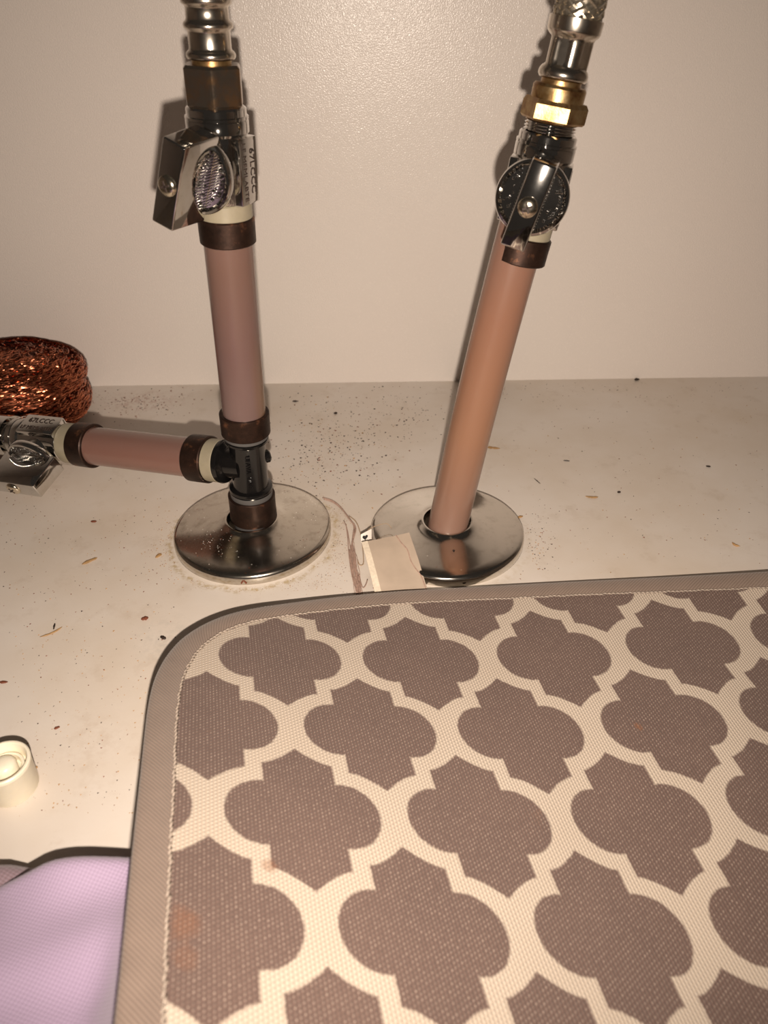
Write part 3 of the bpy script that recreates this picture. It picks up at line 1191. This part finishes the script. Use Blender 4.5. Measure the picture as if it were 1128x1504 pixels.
def puff(name, c, rx, ry, rz, n, seed, mat_):
    rnd = random.Random(seed)
    mb = MB()

    def surf(a, e, k=1.0):
        ce, se = math.cos(e), math.sin(e)
        pw = .75
        ce2 = math.copysign(abs(ce) ** pw, ce)
        p = Vector((rx * ce2 * math.cos(a), ry * ce2 * math.sin(a), rz * math.copysign(abs(se) ** .9, se)))
        p *= (1 + .035 * noise.noise((p.x * .05 + seed, p.y * .05, p.z * .05))) * k
        return c + p
    vs, fs = [], []
    na, ne = 56, 24
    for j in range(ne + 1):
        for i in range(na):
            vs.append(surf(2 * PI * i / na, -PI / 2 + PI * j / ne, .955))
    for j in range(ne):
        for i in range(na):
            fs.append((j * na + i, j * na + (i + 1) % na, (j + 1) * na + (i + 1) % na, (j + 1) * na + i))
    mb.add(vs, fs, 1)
    for k in range(n):
        d0 = Vector((rnd.gauss(0, 1), rnd.gauss(0, 1), rnd.gauss(0, 1))).normalized()
        tg = d0.cross(Vector((rnd.gauss(0, .35), rnd.gauss(0, .35), 1))).normalized()
        sd = d0.cross(tg)
        Ln = rnd.uniform(.05, .13)
        bn = rnd.uniform(-.05, .05)
        wv = rnd.uniform(0, 6)
        kk = rnd.uniform(.955, 1.012)
        q = []
        for i in range(6):
            u_ = i / 5 * 2 - 1
            dd = (d0 + tg * Ln * u_ + sd * (bn * u_ * u_ + .012 * math.sin(u_ * 6 + wv))).normalized()
            q.append(surf(math.atan2(dd.y, dd.x), math.asin(max(-1, min(1, dd.z))), kk + .012 * (1 - u_ * u_)))
        wd = rnd.uniform(.12, .26)
        vs, fs = [], []
        tw = rnd.uniform(-.8, .8)
        for i, p in enumerate(q):
            t = (q[min(5, i + 1)] - q[max(0, i - 1)])
            nrm = (p - c).normalized()
            s_ = t.cross(nrm)
            if s_.length < 1e-6:
                s_ = Vector((1, 0, 0))
            s_.normalize()
            d = s_ * math.cos(tw) + nrm * math.sin(tw)
            vs += [p - d * wd, p + d * wd]
        for i in range(5):
            fs.append((2 * i, 2 * i + 1, 2 * i + 3, 2 * i + 2))
        mb.add([(v[0], v[1], max(.1, v[2])) for v in vs], fs, 0)
    o = link(name, mb, [COPPER, COPPER_CORE], scr, sharp=30)
    return o


puff('wire_coil', sc_c + Vector((0, 0, 13.2)), 37.2, 35.0, 12.9, 9500, 2, COPPER)
puff('wire_coil', sc_c + Vector((-.6, 3.5, 24.8)), 36.8, 34.0, 12.2, 9000, 9, COPPER)

# ------------------------------------------------------------------ crumbs and shavings one can pick out
def blob(name, label, cat, px, py, L, W, H, ang, mat_, seed, group=None, bend=0.0, z=.02):
    p = at_z(px, py, 0)
    rnd = random.Random(seed)
    n = 9
    mb = MB()
    vs, fs = [], []
    m = 6
    for i in range(n):
        s = i / (n - 1) * 2 - 1
        wv = math.sqrt(max(.02, 1 - s * s)) * rnd.uniform(.75, 1.15)
        cx, cy = s * L / 2, bend * (s * s - .5) * L
        for j in range(m):
            a = 2 * PI * j / m
            vs.append((cx, cy + math.cos(a) * W / 2 * wv * rnd.uniform(.8, 1.15), H / 2 + math.sin(a) * H / 2 * wv * .98))
    for i in range(n - 1):
        for j in range(m):
            fs.append((i * m + j, i * m + (j + 1) % m, (i + 1) * m + (j + 1) % m, (i + 1) * m + j))
    fs.append(tuple(range(m))[::-1])
    fs.append(tuple((n - 1) * m + j for j in range(m)))
    mb.add(vs, fs, 0, Matrix.Translation((p.x, p.y, z)) @ Matrix.Rotation(math.radians(ang), 4, 'Z'))
    o = link(name, mb, mat_, None, (p.x, p.y, 0), sharp=50)
    return tag(o, label, cat, group)


G = 'crumbs and shavings on the cabinet floor'
blob('wood_shaving', 'tan wood shaving on the floor left of the dusty flange', 'shaving', 132, 825, 6.4, 2.2, .8, 40, WOOD, 1, G)
blob('wood_splinter', 'curved tan splinter on the floor above the ivory cap', 'splinter', 76, 930, 8.0, 1.0, .7, 38, WOOD, 2, G, .10)
blob('dark_splinter', 'tiny dark stick touching the curved tan splinter', 'splinter', 80, 921, 3.2, .7, .7, 100, CR_DARK, 3, G)
blob('crumb', 'dark brown crumb nearest above the rounded corner of the mat', 'crumb', 240, 938, 2.6, 1.5, 1.0, -30, CR_DARK, 4, G)
blob('crumb', 'rusty dark crumb below left of the dusty flange, with ragged edges', 'crumb', 213, 910, 2.6, 2.2, 1.1, 20, CR_RUST, 5, G)
blob('crumb', 'brown crumb on the floor below the side branch pipe', 'crumb', 138, 767, 2.6, 1.4, .8, 0, CR_RUST, 6, G)
blob('crumb', 'pale tan crumb close to the left rim of the dusty flange', 'crumb', 233, 817, 3.2, 2.2, .7, 60, CR_TAN, 7, G)
blob('wood_shaving', 'tan shaving alone on the floor right of the shiny flange', 'shaving', 869, 731, 5.6, 1.8, .8, -8, WOOD, 8, G, .08)
blob('wood_shaving', 'small curled tan shaving near the mat at the far right', 'shaving', 1080, 801, 3.6, 1.1, .8, -50, CR_TAN, 9, G, .2)
blob('paint_flake', 'pale yellowish flake just right of the peach pipe', 'flake', 724, 658, 7.0, 2.4, .35, -14, CR_TAN, 10, G)
blob('grey_chip', 'small grey chip on the floor right of the peach pipe', 'chip', 832, 677, 3.0, 1.2, .3, -10, GREYEND, 11, G)
blob('fibre', 'short dark fibre on the floor between peach pipe and grey chip', 'fibre', 789, 707, 5.2, .4, .4, -65, CR_DARK, 12, G)
blob('crumb', 'dark crumb lodged where floor meets wall, right of the peach pipe', 'crumb', 935, 559, 3.0, 1.8, 1.4, 0, CR_DARK, 13, G)
blob('crumb', 'long dark crumb near the wall, just right of the mauve pipe', 'crumb', 434, 590, 3.4, 1.2, .7, 0, CR_DARK, 14, G)
blob('crumb', 'round dark crumb near the wall, midway between the two pipes', 'crumb', 493, 608, 2.0, 1.6, 1.0, 20, CR_DARK, 15, G)
blob('crumb', 'dark round crumb right beside the lone tan shaving', 'crumb', 909, 724, 1.6, 1.4, .9, 0, CR_DARK, 16, G)
blob('crumb', 'dark crumb farthest right on the bare floor', 'crumb', 1040, 686, 2.2, 1.0, .8, -15, CR_DARK, 17, G)
blob('crumb', 'rust brown crumb right of the ivory cap, higher up', 'crumb', 84, 1070, 1.8, 1.2, .7, 30, CR_RUST, 18, G)
blob('crumb', 'rust brown crumb at the left picture edge above the ivory cap', 'crumb', 5, 1003, 3.2, 1.2, .7, 0, CR_RUST, 19, G)
blob('crumb', 'square tan crumb touching the floor right of the ivory cap', 'crumb', 53, 1128, 1.2, 1.1, .6, 0, CR_TAN, 20, G)
blob('crumb', 'tan crumb close behind the right rim of the shiny flange', 'crumb', 764, 760, 2.6, 1.6, .7, 20, CR_TAN, 22, G)
blob('crumb', 'brown crumb against the top edge of the mat, under the shiny flange', 'crumb', 684, 865, 1.6, 1.2, 1.2, 0, CR_DARK, 23, G)

# ------------------------------------------------------------------ fine specks nobody could count
mb = MB()
rnd = random.Random(42)


def ok_spot(p):
    if p.y > 388 or (p - DISC_L).xy.length < 33.5 or (p - DISC_R).xy.length < 32.6:
        return False
    if p.y < 228 and inside(p.x, p.y):
        return False
    return True


def scatter(n, fx, fy, sizes, mats):
    sizes = [q * 1.25 for q in sizes]
    k = 0
    tries = 0
    while k < n and tries < n * 6:
        tries += 1
        p = at_z(fx(), fy(), 0)
        if ok_spot(p):
            crumb(mb, (p.x, p.y, .01), rnd.choice(sizes), rnd, rnd.choice(mats))
            k += 1


ga, un = rnd.gauss, rnd.uniform
scatter(620, lambda: ga(485, 50), lambda: ga(655, 42), (.16, .2, .26, .34, .5), (0, 0, 0, 1, 2))
scatter(170, lambda: ga(590, 45), lambda: ga(610, 30), (.16, .2, .3, .45), (0, 0, 1))
scatter(260, lambda: ga(200, 45), lambda: ga(590, 12), (.15, .2, .3, .45), (1, 1, 1, 0))
scatter(130, lambda: un(640, 1128), lambda: un(562, 590), (.15, .2, .3), (0, 0, 1))
scatter(190, lambda: un(700, 1128), lambda: un(590, 830), (.14, .2, .26, .34), (0, 1, 2))
scatter(110, lambda: ga(790, 18), lambda: ga(790, 28), (.15, .22, .3), (0, 1, 2))
scatter(240, lambda: un(0, 260), lambda: un(700, 940), (.13, .18, .25, .32), (0, 1, 2))
scatter(280, lambda: un(20, 215), lambda: un(920, 1200), (.11, .15, .2, .28), (0, 1, 2, 2))
scatter(160, lambda: ga(250, 16), lambda: ga(800, 28), (.12, .18, .25), (2, 2, 1))
scatter(300, lambda: ga(490, 14), lambda: ga(800, 34), (.10, .15, .2), (2, 2, 1, 0))
scatter(140, lambda: un(280, 480), lambda: ga(855, 7), (.10, .15, .2), (2, 2, 1))
scatter(240, lambda: un(-40, 1160), lambda: un(566, 870), (.13, .2, .3), (0, 1, 2))
sp = link('floor_specks', mb, [CR_DARK, CR_RUST, CR_TAN])
tag(sp, 'fine dark and tan specks strewn over the white floor', 'specks', kind='stuff')
